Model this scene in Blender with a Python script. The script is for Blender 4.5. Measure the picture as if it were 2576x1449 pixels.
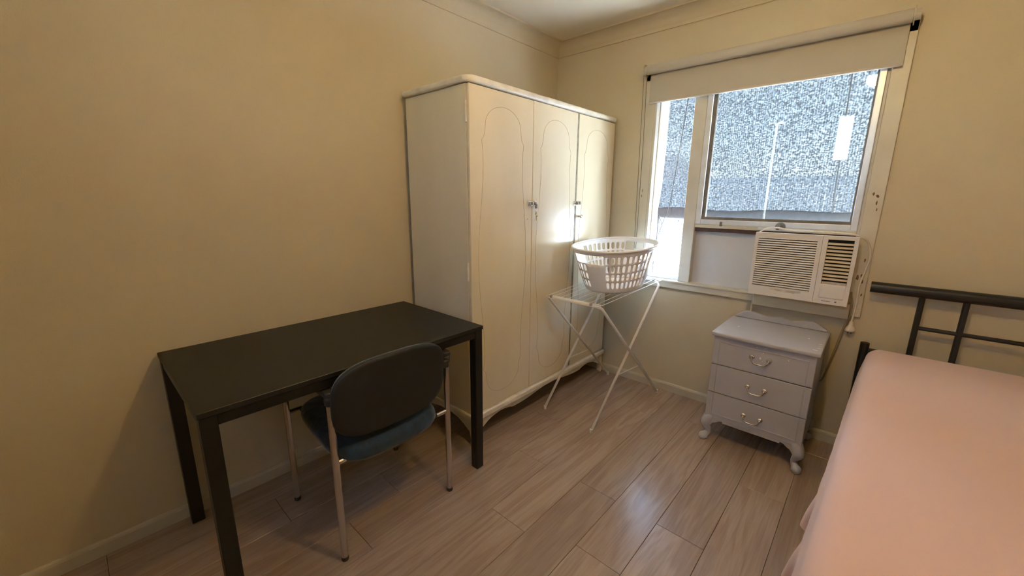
import bpy, bmesh, math, random
from mathutils import Vector, Matrix
random.seed(7)
PI = math.pi
S = bpy.context.scene
COL = S.collection
for o in list(bpy.data.objects):
    bpy.data.objects.remove(o)

# ---------------------------------------------------------------- camera, world, sun, exposure
cam_d = bpy.data.cameras.new('camera')
cam = bpy.data.objects.new('camera', cam_d)
COL.objects.link(cam)
cam_d.sensor_fit = 'HORIZONTAL'
cam_d.sensor_width = 36.0
cam_d.lens = 1012.9 / 2576 * 36
cam_d.clip_start = 0.02
cam_d.clip_end = 300
_r = Vector((0.74024873, 0.67229335, 0.00731213))
_u = Vector((-0.15333067, 0.15822021, 0.9754261))
_f = Vector((-0.65461555, 0.72317911, -0.2202055))
_m = Matrix((_r, _u, -_f)).transposed().to_4x4()
_m.translation = Vector((1.97845, -2.68070, 1.32242))
cam.matrix_world = _m
S.camera = cam

world = bpy.data.worlds.new('sky_world')
S.world = world
world.use_nodes = True
_nt = world.node_tree
_bg = _nt.nodes['Background']
_sky = _nt.nodes.new('ShaderNodeTexSky')
_sky.sky_type = 'NISHITA'
_sky.sun_disc = False
SUN_EL, SUN_AZ = math.radians(62), math.radians(35)      # azimuth measured from +y towards +x
_sky.sun_elevation = SUN_EL
_sky.sun_rotation = SUN_AZ
_nt.links.new(_sky.outputs['Color'], _bg.inputs['Color'])
_bg.inputs['Strength'].default_value = 1.75

sun_d = bpy.data.lights.new('sun_offscreen', 'SUN')
sun_d.energy = 10.8
sun_d.angle = math.radians(0.6)
sun_d.color = (0.92, 0.96, 1.0)
sun = bpy.data.objects.new('sun_offscreen', sun_d)
COL.objects.link(sun)
_sd = Vector((math.sin(SUN_AZ) * math.cos(SUN_EL), math.cos(SUN_AZ) * math.cos(SUN_EL), math.sin(SUN_EL)))
sun.rotation_euler = _sd.to_track_quat('Z', 'Y').to_euler()
sun.location = (3, 6, 9)

LAMP_STRENGTH = 33.0
LAMP_COLOR = (1.0, 0.64, 0.20)

S.view_settings.view_transform = 'Standard'
S.view_settings.look = 'None'
S.view_settings.gamma = 1.0
S.view_settings.use_curve_mapping = False
S.view_settings.exposure = 3.0

# ---------------------------------------------------------------- materials
MATS = {}


def mat(name, col, rough=0.5, metal=0.0, spec=0.5, var=0.0, vscale=6.0, bump=0.0, bscale=60.0, dark=None,
        chips=None, chip_scale=18.0, chip_th=0.68, stretch=(1, 1, 1), coat=0.0, sheen=0.0):
    """Principled paint / plastic / metal with noise colour variation, fine relief and optional chips."""
    m = bpy.data.materials.new(name)
    m.use_nodes = True
    nt = m.node_tree
    L = nt.links
    b = nt.nodes['Principled BSDF']
    b.inputs['Base Color'].default_value = (*col, 1)
    b.inputs['Roughness'].default_value = rough
    b.inputs['Metallic'].default_value = metal
    b.inputs['Specular IOR Level'].default_value = spec
    b.inputs['Coat Weight'].default_value = coat
    b.inputs['Coat Roughness'].default_value = 0.15
    b.inputs['Sheen Weight'].default_value = sheen
    tc = nt.nodes.new('ShaderNodeTexCoord')
    mp = nt.nodes.new('ShaderNodeMapping')
    mp.inputs['Scale'].default_value = stretch
    L.new(tc.outputs['Object'], mp.inputs['Vector'])
    src = None
    if var > 0:
        n = nt.nodes.new('ShaderNodeTexNoise')
        n.inputs['Scale'].default_value = vscale
        n.inputs['Detail'].default_value = 5
        L.new(mp.outputs['Vector'], n.inputs['Vector'])
        r = nt.nodes.new('ShaderNodeValToRGB')
        d = dark if dark else tuple(c * (1 - var) for c in col)
        li = tuple(min(1, c * (1 + var * 0.6)) for c in col)
        r.color_ramp.elements[0].color = (*d, 1)
        r.color_ramp.elements[0].position = 0.3
        r.color_ramp.elements[1].color = (*li, 1)
        r.color_ramp.elements[1].position = 0.7
        L.new(n.outputs['Fac'], r.inputs['Fac'])
        src = r.outputs['Color']
    if chips:
        n2 = nt.nodes.new('ShaderNodeTexNoise')
        n2.inputs['Scale'].default_value = chip_scale
        n2.inputs['Detail'].default_value = 8
        n2.inputs['Roughness'].default_value = 0.65
        L.new(mp.outputs['Vector'], n2.inputs['Vector'])
        r2 = nt.nodes.new('ShaderNodeValToRGB')
        r2.color_ramp.elements[0].position = chip_th
        r2.color_ramp.elements[0].color = (0, 0, 0, 1)
        r2.color_ramp.elements[1].position = chip_th + 0.02
        r2.color_ramp.elements[1].color = (1, 1, 1, 1)
        L.new(n2.outputs['Fac'], r2.inputs['Fac'])
        mx = nt.nodes.new('ShaderNodeMix')
        mx.data_type = 'RGBA'
        L.new(r2.outputs['Color'], mx.inputs['Factor'])
        if src:
            L.new(src, mx.inputs['A'])
        else:
            mx.inputs['A'].default_value = (*col, 1)
        mx.inputs['B'].default_value = (*chips, 1)
        src = mx.outputs['Result']
    if src:
        L.new(src, b.inputs['Base Color'])
    if bump > 0:
        n3 = nt.nodes.new('ShaderNodeTexNoise')
        n3.inputs['Scale'].default_value = bscale
        n3.inputs['Detail'].default_value = 4
        L.new(mp.outputs['Vector'], n3.inputs['Vector'])
        bp = nt.nodes.new('ShaderNodeBump')
        bp.inputs['Strength'].default_value = bump
        bp.inputs['Distance'].default_value = 0.01
        L.new(n3.outputs['Fac'], bp.inputs['Height'])
        L.new(bp.outputs['Normal'], b.inputs['Normal'])
    MATS[name] = m
    return m


def mat_wood():
    m = bpy.data.materials.new('oak_laminate')
    m.use_nodes = True
    nt = m.node_tree
    L = nt.links
    N = nt.nodes.new
    b = nt.nodes['Principled BSDF']
    tc = N('ShaderNodeTexCoord')
    oi = N('ShaderNodeObjectInfo')
    mul = N('ShaderNodeVectorMath')
    mul.operation = 'SCALE'
    mul.inputs[0].default_value = (13.0, 37.0, 5.0)
    L.new(oi.outputs['Random'], mul.inputs['Scale'])
    add = N('ShaderNodeVectorMath')
    L.new(tc.outputs['Object'], add.inputs[0])
    L.new(mul.outputs['Vector'], add.inputs[1])
    mp = N('ShaderNodeMapping')
    mp.inputs['Scale'].default_value = (9.0, 0.9, 9.0)
    L.new(add.outputs['Vector'], mp.inputs['Vector'])
    n = N('ShaderNodeTexNoise')                       # long cathedral figure
    n.inputs['Scale'].default_value = 1.0
    n.inputs['Detail'].default_value = 3
    n.inputs['Distortion'].default_value = 1.6
    L.new(mp.outputs['Vector'], n.inputs['Vector'])
    mp2 = N('ShaderNodeMapping')
    mp2.inputs['Scale'].default_value = (150.0, 5.0, 150.0)
    L.new(add.outputs['Vector'], mp2.inputs['Vector'])
    n2 = N('ShaderNodeTexNoise')                      # fine pores along the board
    n2.inputs['Scale'].default_value = 1.0
    n2.inputs['Detail'].default_value = 4
    L.new(mp2.outputs['Vector'], n2.inputs['Vector'])
    sn = N('ShaderNodeMath')
    sn.operation = 'MULTIPLY'
    sn.inputs[1].default_value = 26.0
    L.new(n.outputs['Fac'], sn.inputs[0])
    si = N('ShaderNodeMath')
    si.operation = 'SINE'
    L.new(sn.outputs[0], si.inputs[0])
    rp = N('ShaderNodeMapRange')
    rp.inputs['From Min'].default_value = -1
    L.new(si.outputs[0], rp.inputs['Value'])
    mm = N('ShaderNodeMath')
    mm.operation = 'MULTIPLY_ADD'
    mm.inputs[1].default_value = 0.3
    L.new(rp.outputs['Result'], mm.inputs[0])
    mm2 = N('ShaderNodeMath')
    mm2.operation = 'MULTIPLY'
    mm2.inputs[1].default_value = 0.7
    L.new(n2.outputs['Fac'], mm2.inputs[0])
    L.new(mm2.outputs[0], mm.inputs[2])
    r = N('ShaderNodeValToRGB')
    r.color_ramp.elements[0].position = 0.15
    r.color_ramp.elements[0].color = (0.29, 0.205, 0.155, 1)
    r.color_ramp.elements[1].position = 0.8
    r.color_ramp.elements[1].color = (0.42, 0.325, 0.26, 1)
    L.new(mm.outputs[0], r.inputs['Fac'])
    hs = N('ShaderNodeHueSaturation')
    mr = N('ShaderNodeMapRange')
    mr.inputs['To Min'].default_value = 0.9
    mr.inputs['To Max'].default_value = 1.1
    L.new(oi.outputs['Random'], mr.inputs['Value'])
    L.new(mr.outputs['Result'], hs.inputs['Value'])
    L.new(r.outputs['Color'], hs.inputs['Color'])
    L.new(hs.outputs['Color'], b.inputs['Base Color'])
    b.inputs['Roughness'].default_value = 0.25
    b.inputs['Specular IOR Level'].default_value = 0.7
    bp = N('ShaderNodeBump')
    bp.inputs['Strength'].default_value = 0.12
    bp.inputs['Distance'].default_value = 0.004
    L.new(n2.outputs['Fac'], bp.inputs['Height'])
    L.new(bp.outputs['Normal'], b.inputs['Normal'])
    MATS['oak'] = m


def mat_glass():
    m = bpy.data.materials.new('window_glass')
    m.use_nodes = True
    nt = m.node_tree
    nt.nodes.remove(nt.nodes['Principled BSDF'])
    out = nt.nodes['Material Output']
    tr = nt.nodes.new('ShaderNodeBsdfTransparent')
    tr.inputs['Color'].default_value = (0.93, 0.96, 0.96, 1)
    gl = nt.nodes.new('ShaderNodeBsdfGlossy')
    gl.inputs['Roughness'].default_value = 0.0
    fr = nt.nodes.new('ShaderNodeFresnel')
    ge = nt.nodes.new('ShaderNodeNewGeometry')        # thin pane: same reflectance on entry and exit
    mr = nt.nodes.new('ShaderNodeMapRange')
    mr.inputs['To Min'].default_value = 1.5
    mr.inputs['To Max'].default_value = 1 / 1.5
    nt.links.new(ge.outputs['Backfacing'], mr.inputs['Value'])
    nt.links.new(mr.outputs['Result'], fr.inputs['IOR'])
    mx = nt.nodes.new('ShaderNodeMixShader')
    nt.links.new(fr.outputs[0], mx.inputs['Fac'])
    nt.links.new(tr.outputs[0], mx.inputs[1])
    nt.links.new(gl.outputs[0], mx.inputs[2])
    nt.links.new(mx.outputs[0], out.inputs['Surface'])
    MATS['glass'] = m


def mat_cloth():
    """Knitted shade cloth: diffuse + translucent threads with small open holes, faintly ribbed."""
    m = bpy.data.materials.new('shade_cloth')
    m.use_nodes = True
    nt = m.node_tree
    L = nt.links
    nt.nodes.remove(nt.nodes['Principled BSDF'])
    out = nt.nodes['Material Output']
    tc = nt.nodes.new('ShaderNodeTexCoord')
    mp = nt.nodes.new('ShaderNodeMapping')
    mp.inputs['Scale'].default_value = (1.0, 1.0, 1.5)
    L.new(tc.outputs['Object'], mp.inputs['Vector'])
    n = nt.nodes.new('ShaderNodeTexNoise')                 # uneven knit
    n.inputs['Scale'].default_value = 85
    n.inputs['Detail'].default_value = 3
    n.inputs['Roughness'].default_value = 0.6
    L.new(mp.outputs['Vector'], n.inputs['Vector'])
    w = nt.nodes.new('ShaderNodeTexWave')                  # vertical ribs
    w.bands_direction = 'X'
    w.inputs['Scale'].default_value = 26
    w.inputs['Distortion'].default_value = 3.0
    w.inputs['Detail Scale'].default_value = 4.0
    L.new(tc.outputs['Object'], w.inputs['Vector'])
    ad = nt.nodes.new('ShaderNodeMath')
    ad.operation = 'MULTIPLY_ADD'
    ad.inputs[1].default_value = 0.10
    L.new(w.outputs['Fac'], ad.inputs[0])
    L.new(n.outputs['Fac'], ad.inputs[2])
    r = nt.nodes.new('ShaderNodeValToRGB')
    r.color_ramp.elements[0].position = 0.50
    r.color_ramp.elements[0].color = (0.0, 0.0, 0.0, 1)
    r.color_ramp.elements[1].position = 0.80
    r.color_ramp.elements[1].color = (0.014, 0.014, 0.014, 1)
    L.new(ad.outputs[0], r.inputs['Fac'])
    c2 = nt.nodes.new('ShaderNodeValToRGB')
    c2.color_ramp.elements[0].position = 0.38
    c2.color_ramp.elements[0].color = (0.0100, 0.0108, 0.0112, 1)
    c2.color_ramp.elements[1].position = 0.70
    c2.color_ramp.elements[1].color = (0.038, 0.0395, 0.039, 1)
    L.new(ad.outputs[0], c2.inputs['Fac'])
    df = nt.nodes.new('ShaderNodeBsdfDiffuse')
    tl = nt.nodes.new('ShaderNodeBsdfTranslucent')
    L.new(c2.outputs['Color'], df.inputs['Color'])
    L.new(c2.outputs['Color'], tl.inputs['Color'])
    m1 = nt.nodes.new('ShaderNodeMixShader')
    m1.inputs['Fac'].default_value = 0.45
    L.new(df.outputs[0], m1.inputs[1])
    L.new(tl.outputs[0], m1.inputs[2])
    tr = nt.nodes.new('ShaderNodeBsdfTransparent')
    m2 = nt.nodes.new('ShaderNodeMixShader')
    L.new(r.outputs['Color'], m2.inputs['Fac'])
    L.new(m1.outputs[0], m2.inputs[1])
    L.new(tr.outputs[0], m2.inputs[2])
    L.new(m2.outputs[0], out.inputs['Surface'])
    MATS['shade_cloth'] = m


def mat_emit(name, col, strength):
    m = bpy.data.materials.new(name)
    m.use_nodes = True
    b = m.node_tree.nodes['Principled BSDF']
    b.inputs['Base Color'].default_value = (0.8, 0.8, 0.8, 1)
    b.inputs['Emission Color'].default_value = (*col, 1)
    b.inputs['Emission Strength'].default_value = strength
    MATS[name] = m


mat('wall_paint', (0.58, 0.51, 0.37), rough=0.6, spec=0.35, var=0.05, vscale=2.0, bump=0.12, bscale=220)
mat('ceiling_paint', (0.76, 0.69, 0.55), rough=0.8, spec=0.2, var=0.03, vscale=2.0)
mat('cornice_paint', (0.72, 0.65, 0.53), rough=0.65, spec=0.3, var=0.04, vscale=5)
mat('skirting_paint', (0.56, 0.52, 0.43), rough=0.45, var=0.08, vscale=9, chips=(0.35, 0.28, 0.2), chip_th=0.76)
mat('trim_paint', (0.58, 0.545, 0.45), rough=0.4, var=0.07, vscale=9, chips=(0.26, 0.14, 0.06), chip_scale=22, chip_th=0.73)
mat('frame_paint', (0.58, 0.56, 0.51), rough=0.4, var=0.08, vscale=9)
mat('alum', (0.66, 0.70, 0.76), rough=0.35, metal=0.25, var=0.1, vscale=14)
mat('dark_bead', (0.16, 0.15, 0.13), rough=0.6, var=0.3, vscale=20)
mat('brown_timber', (0.085, 0.04, 0.03), rough=0.6, var=0.4, vscale=20)
mat('rust_chip', (0.20, 0.10, 0.04), rough=0.8, var=0.4, vscale=80)
mat('chip_white', (0.85, 0.84, 0.80), rough=0.5)
mat('white_panel', (0.56, 0.575, 0.61), rough=0.4, var=0.03, vscale=4)
mat('blind_fabric', (0.47, 0.44, 0.385), rough=0.8, spec=0.2, var=0.03, vscale=3, bump=0.1, bscale=700)
mat('blind_bar', (0.50, 0.47, 0.42), rough=0.35)
mat('dark_plastic', (0.03, 0.028, 0.025), rough=0.5)
mat('ac_white', (0.68, 0.67, 0.685), rough=0.35, var=0.03, vscale=5)
mat('ac_side', (0.66, 0.60, 0.50), rough=0.45, var=0.08, vscale=8)
mat('ac_dark', (0.012, 0.014, 0.02), rough=0.7)
mat('sticker_grey', (0.55, 0.53, 0.52), rough=0.6, var=0.2, vscale=60)
mat('wardrobe_paint', (0.70, 0.62, 0.46), rough=0.24, spec=0.5, var=0.06, vscale=4, bump=0.06, bscale=25, stretch=(1, 1, 0.3))
mat('wardrobe_worn', (0.72, 0.68, 0.58), rough=0.35, var=0.15, vscale=14, bump=0.2, bscale=40, chips=(0.30, 0.24, 0.16), chip_scale=26, chip_th=0.70)
mat('groove_shade_dirt', (0.44, 0.38, 0.26), rough=0.5)  # raised line; a carved line's shade and dirt are put into this colour
mat('olive_strip', (0.22, 0.21, 0.14), rough=0.45, var=0.5, vscale=30)
mat('steel', (0.62, 0.62, 0.62), rough=0.22, metal=1.0, var=0.15, vscale=30)
mat('chrome', (0.60, 0.56, 0.52), rough=0.22, metal=1.0)
mat('brass', (0.75, 0.62, 0.38), rough=0.22, metal=1.0)
mat('desk_black', (0.010, 0.0098, 0.009), rough=0.45, var=0.2, vscale=40, bump=0.05, bscale=300)
mat('desk_frame', (0.006, 0.006, 0.006), rough=0.42)
mat('chair_shell', (0.012, 0.012, 0.012), rough=0.6, bump=0.1, bscale=400)
mat('teal_edge', (0.02, 0.045, 0.055), rough=0.85, sheen=0.3, var=0.2, vscale=25)
mat('blue_velvet', (0.004, 0.029, 0.056), rough=0.8, sheen=0.35, var=0.5, vscale=28, bump=0.5, bscale=26)
mat('rack_white', (0.78, 0.76, 0.72), rough=0.35, var=0.05, vscale=20)
mat('clip_grey', (0.35, 0.34, 0.33), rough=0.5)
mat('basket_white', (0.80, 0.79, 0.80), rough=0.35)
mat('chest_grey', (0.46, 0.465, 0.53), rough=0.38, var=0.05, vscale=6, bump=0.06, bscale=40, chips=(0.75, 0.74, 0.72), chip_scale=14, chip_th=0.80)
mat('gap_dark', (0.02, 0.018, 0.016), rough=0.8)
mat('pewter', (0.70, 0.68, 0.66), rough=0.25, metal=0.95, var=0.4, vscale=60)
mat('bed_metal', (0.013, 0.013, 0.015), rough=0.4)
mat('sheet_pink', (0.66, 0.475, 0.45), rough=0.9, spec=0.15, sheen=0.2, var=0.02, vscale=3, bump=0.25, bscale=5)
mat('mattress_white', (0.7, 0.68, 0.65), rough=0.9)
mat('cable_white', (0.72, 0.68, 0.6), rough=0.5)
mat('cable_brown', (0.30, 0.25, 0.17), rough=0.5)
mat('cord_dark', (0.02, 0.02, 0.021), rough=0.8)
mat('hem_cloth', (0.022, 0.023, 0.027), rough=0.9, var=0.35, vscale=40)
mat('ground_pale', (0.60, 0.58, 0.55), rough=0.95, var=0.2, vscale=1.5, bump=0.3, bscale=8)
mat('fence_metal', (0.38, 0.48, 0.55), rough=0.6, var=0.1, vscale=3)
mat('fence_rail', (0.20, 0.27, 0.34), rough=0.6)
mat('brick_far', (0.36, 0.15, 0.11), rough=0.9, var=0.2, vscale=3)
mat('brick_red', (0.36, 0.17, 0.11), rough=0.9, var=0.3, vscale=25, bump=0.4, bscale=60)
mat('mortar', (0.45, 0.42, 0.38), rough=0.95)
mat('roof_tile', (0.24, 0.13, 0.10), rough=0.9, var=0.25, vscale=6)
mat('house_white', (0.75, 0.75, 0.73), rough=0.7)
mat('eave_white', (0.7, 0.69, 0.66), rough=0.7)
mat_wood()
mat_glass()
mat_cloth()
mat_emit('bulb_glow', LAMP_COLOR, LAMP_STRENGTH)

# ---------------------------------------------------------------- mesh helpers (all in world coordinates)
ORG = {}


class B:
    """collects vertices and faces of one mesh"""

    def __init__(s):
        s.v, s.f = [], []

    def add(s, vs, fs):
        k = len(s.v)
        s.v += [tuple(p) for p in vs]
        s.f += [tuple(i + k for i in f) for f in fs]
        return s

    def box(s, x0, x1, y0, y1, z0, z1):
        vs = [(x, y, z) for x in (x0, x1) for y in (y0, y1) for z in (z0, z1)]
        return s.add(vs, [(0, 1, 3, 2), (4, 6, 7, 5), (0, 4, 5, 1), (2, 3, 7, 6), (0, 2, 6, 4), (1, 5, 7, 3)])

    def prism(s, poly, axis, a, b):
        """extrude a 2D outline (list of (p,q)) along an axis from a to b; 'x' -> (y,z), 'y' -> (x,z), 'z' -> (x,y)"""
        def P(p, q, t):
            return {'x': (t, p, q), 'y': (p, t, q), 'z': (p, q, t)}[axis]
        n = len(poly)
        vs = [P(p, q, a) for p, q in poly] + [P(p, q, b) for p, q in poly]
        fs = [tuple(range(n))[::-1], tuple(range(n, 2 * n))]
        fs += [(i, (i + 1) % n, n + (i + 1) % n, n + i) for i in range(n)]
        return s.add(vs, fs)

    def tube(s, pts, r, n=10, closed=False, caps=True):
        pts = [Vector(p) for p in pts]
        m = len(pts)
        rad = r if isinstance(r, (list, tuple)) else [r] * m
        rings = []
        prev = None
        for i, p in enumerate(pts):
            if closed:
                t = (pts[(i + 1) % m] - pts[i - 1]).normalized()
            elif i == 0:
                t = (pts[1] - p).normalized()
            elif i == m - 1:
                t = (p - pts[i - 1]).normalized()
            else:
                t = ((pts[i + 1] - p).normalized() + (p - pts[i - 1]).normalized())
                t = t.normalized() if t.length > 1e-6 else (pts[i + 1] - p).normalized()
            if prev is None:
                a = Vector((0, 0, 1)) if abs(t.z) < 0.9 else Vector((1, 0, 0))
                u = a.cross(t).normalized()
            else:
                u = prev - t * prev.dot(t)
                u = u.normalized() if u.length > 1e-6 else t.orthogonal().normalized()
            prev = u
            w = t.cross(u)
            rings.append([p + (u * math.cos(2 * PI * k / n) + w * math.sin(2 * PI * k / n)) * rad[i] for k in range(n)])
        vs = [q for ring in rings for q in ring]
        fs = []
        last = m if closed else m - 1
        for i in range(last):
            j = (i + 1) % m
            for k in range(n):
                fs.append((i * n + k, i * n + (k + 1) % n, j * n + (k + 1) % n, j * n + k))
        if caps and not closed:
            fs.append(tuple(range(n))[::-1])
            fs.append(tuple((m - 1) * n + k for k in range(n)))
        return s.add(vs, fs)

    def lathe(s, c, prof, n=20, axis='z'):
        """revolve (radius, height) pairs round an axis through c"""
        vs, fs = [], []
        for r, h in prof:
            for k in range(n):
                a = 2 * PI * k / n
                p, q = r * math.cos(a), r * math.sin(a)
                d = {'z': (p, q, h), 'y': (p, h, q), 'x': (h, p, q)}[axis]
                vs.append((c[0] + d[0], c[1] + d[1], c[2] + d[2]))
        m = len(prof)
        for i in range(m - 1):
            for k in range(n):
                fs.append((i * n + k, i * n + (k + 1) % n, (i + 1) * n + (k + 1) % n, (i + 1) * n + k))
        fs.append(tuple(range(n))[::-1])
        fs.append(tuple((m - 1) * n + k for k in range(n)))
        return s.add(vs, fs)

    def grid(s, fn, nu, nv, wrap=False):
        vs = [fn(i / (nu if wrap else nu - 1), j / (nv - 1)) for j in range(nv) for i in range(nu)]
        fs = []
        for j in range(nv - 1):
            for i in range(nu if wrap else nu - 1):
                k = (i + 1) % nu
                fs.append((j * nu + i, j * nu + k, (j + 1) * nu + k, (j + 1) * nu + i))
        return s.add(vs, fs)

    def build(s, name, m, parent=None, smooth=False, bevel=0.0, seg=2, solid=0.0, merge=False, subsurf=0):
        o0 = ORG.get(parent.name, Vector((0, 0, 0))) if parent else Vector((0, 0, 0))
        org = o0
        if parent is None and s.v:
            xs = [p[0] for p in s.v]
            ys = [p[1] for p in s.v]
            zs = [p[2] for p in s.v]
            org = Vector(((min(xs) + max(xs)) / 2, (min(ys) + max(ys)) / 2, min(zs)))
        me = bpy.data.meshes.new(name)
        me.from_pydata([(p[0] - org.x, p[1] - org.y, p[2] - org.z) for p in s.v], [], s.f)
        bm = bmesh.new()
        bm.from_mesh(me)
        if merge:
            bmesh.ops.remove_doubles(bm, verts=bm.verts, dist=1e-5)
        bmesh.ops.recalc_face_normals(bm, faces=bm.faces)
        bm.to_mesh(me)
        bm.free()
        me.materials.append(MATS[m])
        if smooth:
            me.shade_smooth()
        ob = bpy.data.objects.new(name, me)
        COL.objects.link(ob)
        if parent:
            ob.parent = parent
        else:
            ob.location = org
        ORG[ob.name] = org
        if solid:
            md = ob.modifiers.new('solid', 'SOLIDIFY')
            md.thickness = solid
            md.offset = 0
        if bevel:
            md = ob.modifiers.new('bevel', 'BEVEL')
            md.width = bevel
            md.segments = seg
            md.limit_method = 'ANGLE'
            md.angle_limit = math.radians(40)
        if subsurf:
            md = ob.modifiers.new('sub', 'SUBSURF')
            md.levels = md.render_levels = subsurf
        return ob


def thing(name, loc, label=None, cat=None, group=None, kind=None):
    o = bpy.data.objects.new(name, None)
    COL.objects.link(o)
    o.location = loc
    o.empty_display_size = 0.1
    ORG[o.name] = Vector(loc)
    tag(o, label, cat, group, kind)
    return o


def tag(o, label=None, cat=None, group=None, kind=None):
    if label:
        o['label'] = label
    if cat:
        o['category'] = cat
    if group:
        o['group'] = group
    if kind:
        o['kind'] = kind
    return o


def struct(o):
    o['kind'] = 'structure'
    return o


def clone(o, parent, off):
    c = o.copy()
    COL.objects.link(c)
    c.parent = parent
    c.location = Vector(o.location) + Vector(off)
    ORG[c.name] = ORG[o.name]
    return c


def bez(pts, n=10):
    """Catmull-Rom through the points"""
    P = [Vector(p) for p in pts]
    P = [P[0] * 2 - P[1]] + P + [P[-1] * 2 - P[-2]]
    out = []
    for i in range(1, len(P) - 2):
        for k in range(n):
            t = k / n
            a, b, c, d = P[i - 1], P[i], P[i + 1], P[i + 2]
            out.append(0.5 * ((2 * b) + (c - a) * t + (2 * a - 5 * b + 4 * c - d) * t * t + (3 * b - a - 3 * c + d) * t ** 3))
    out.append(P[-2])
    return out


def fillet(pts, r, n=6):
    """round the inner corners of a polyline"""
    P = [Vector(p) for p in pts]
    out = [P[0]]
    for i in range(1, len(P) - 1):
        a, b, c = P[i - 1], P[i], P[i + 1]
        d1, d2 = (a - b), (c - b)
        q = min(r, d1.length * 0.49, d2.length * 0.49)
        s, e = b + d1.normalized() * q, b + d2.normalized() * q
        for k in range(n + 1):
            t = k / n
            out.append(s * (1 - t) ** 2 + b * 2 * t * (1 - t) + e * t * t)
    out.append(P[-1])
    return out


# ================================================================ the room
RX, RY, RZ = 3.55, -3.55, 2.42
WX0, WX1, WZ0, WZ1 = 0.79, 1.905, 0.786, 2.09          # window opening


# floor: laminate planks along y, pitch 0.188 m, as children of a floor slab
floor = struct(B().box(-0.1, RX + 0.1, RY - 0.1, 0.1, -0.13, -0.013).build('floor', 'gap_dark'))
ORG['floor'] = ORG[floor.name]
PW = 0.188
PL = 1.22
joints = {0: -0.33, 1: -1.02, 2: -0.62, 3: -0.86, 4: -0.012, 5: -0.403, 6: -1.216, 7: -0.315, 8: -1.219, 9: -0.72, 10: -0.2, 11: -0.95}
proto_planks = {}


def plank(x0, x1, y0, y1):
    w, l = round(x1 - x0, 4), round(y1 - y0, 4)
    g = 0.0006
    if (w, l) not in proto_planks:
        b = B()
        c = 0.0011
        vs = []
        for z, i in ((-0.012, 0), (-c, 0), (0, c)):
            vs += [(g + i, g + i, z), (w - g - i, g + i, z), (w - g - i, l - g - i, z), (g + i, l - g - i, z)]
        fs = [(8, 9, 10, 11)]
        for k in (0, 4):
            fs += [(k + i, k + (i + 1) % 4, k + 4 + (i + 1) % 4, k + 4 + i) for i in range(4)]
        me = bpy.data.meshes.new('plank')
        me.from_pydata(vs, [], fs)
        me.materials.append(MATS['oak'])
        proto_planks[(w, l)] = me
    o = bpy.data.objects.new('plank', proto_planks[(w, l)])
    COL.objects.link(o)
    o.parent = floor
    o.location = Vector((x0, y0, 0)) - ORG['floor']


x_edges = [-0.028 + PW * k for k in range(0, 20)]
for k in range(19):
    x0, x1 = max(0.0, x_edges[k]), min(RX, x_edges[k + 1])
    if x1 - x0 < 0.01:
        continue
    j = joints.get(k, -((k * 0.47) % 1.22))
    cuts = [0.0]
    y = j
    while y > 0:
        y -= PL
    while y > RY:
        if y < -0.005:
            cuts.append(y)
        y -= PL
    cuts.append(RY)
    for a, b_ in zip(cuts[:-1], cuts[1:]):
        if a - b_ > 0.01:
            plank(x0, x1, b_, a)

struct(B().box(-0.1, RX + 0.1, RY - 0.1, 0.1, RZ, RZ + 0.1).build('ceiling', 'ceiling_paint'))
struct(B().box(-0.1, 0, RY - 0.1, 0.1, -0.13, RZ).build('wall_left', 'wall_paint'))
struct(B().box(RX, RX + 0.1, RY - 0.1, 0.1, -0.13, RZ).build('wall_right', 'wall_paint'))
# front wall behind the camera with the window that is mirrored in the glass of window_1: a bright slit down its left
# side and along part of its top, and one bare pane at its upper right; the rest is covered
FX0, FX1, FZ0, FZ1 = 0.796, 1.565, 0.95, 2.27
fw = B()
fw.box(0, FX0, RY - 0.1, RY, -0.4, RZ).box(FX1, RX, RY - 0.1, RY, -0.4, RZ).box(FX0, FX1, RY - 0.1, RY, -0.4, FZ0).box(FX0, FX1, RY - 0.1, RY, FZ1, RZ)
struct(fw.build('wall_front', 'wall_paint'))
w2 = thing('window_2', ((FX0 + FX1) / 2, RY, FZ0), kind='structure')
B().box(FX0, FX1, RY - 0.06, RY - 0.056, FZ0, FZ1).build('glass_pane', 'glass', w2)
B().prism([(0.816, FZ0), (FX1, FZ0), (FX1, 1.78), (1.43, 1.78), (1.43, FZ1), (0.895, FZ1), (0.895, 2.25), (0.816, 2.25)], 'y', RY - 0.030, RY - 0.027).build('cover', 'blind_fabric', w2)
wb = B()
wb.box(0, WX0, 0, 0.1, -0.4, RZ).box(WX1, RX, 0, 0.1, -0.4, RZ).box(WX0, WX1, 0, 0.1, -0.4, WZ0).box(WX0, WX1, 0, 0.1, WZ1, RZ)
wall_back = struct(wb.build('wall_back', 'wall_paint'))

# outside brick return beside the window: every brick a piece of the wall
bk = B().box(0.45, 0.768, 0.10, 0.198, -0.4, 2.36).build('mortar_core', 'mortar', wall_back)
first = None
for k in range(30):
    z0 = -0.36 + k * 0.086
    if z0 + 0.076 > 2.3:
        break
    for q in range(2):
        off = 0.0 if (k + q) % 2 == 0 else 0.0
        xa, xb = (0.555, 0.776) if q == 0 else (0.45, 0.545)
        if k % 2:
            xa, xb = (0.665, 0.776) if q == 0 else (0.45, 0.655)
        br = B().box(xa, xb - 0.004 * ((k * 7) % 3), 0.101, 0.206, z0, z0 + 0.076).build('brick', 'brick_red', wall_back, bevel=0.003, seg=1)


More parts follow.
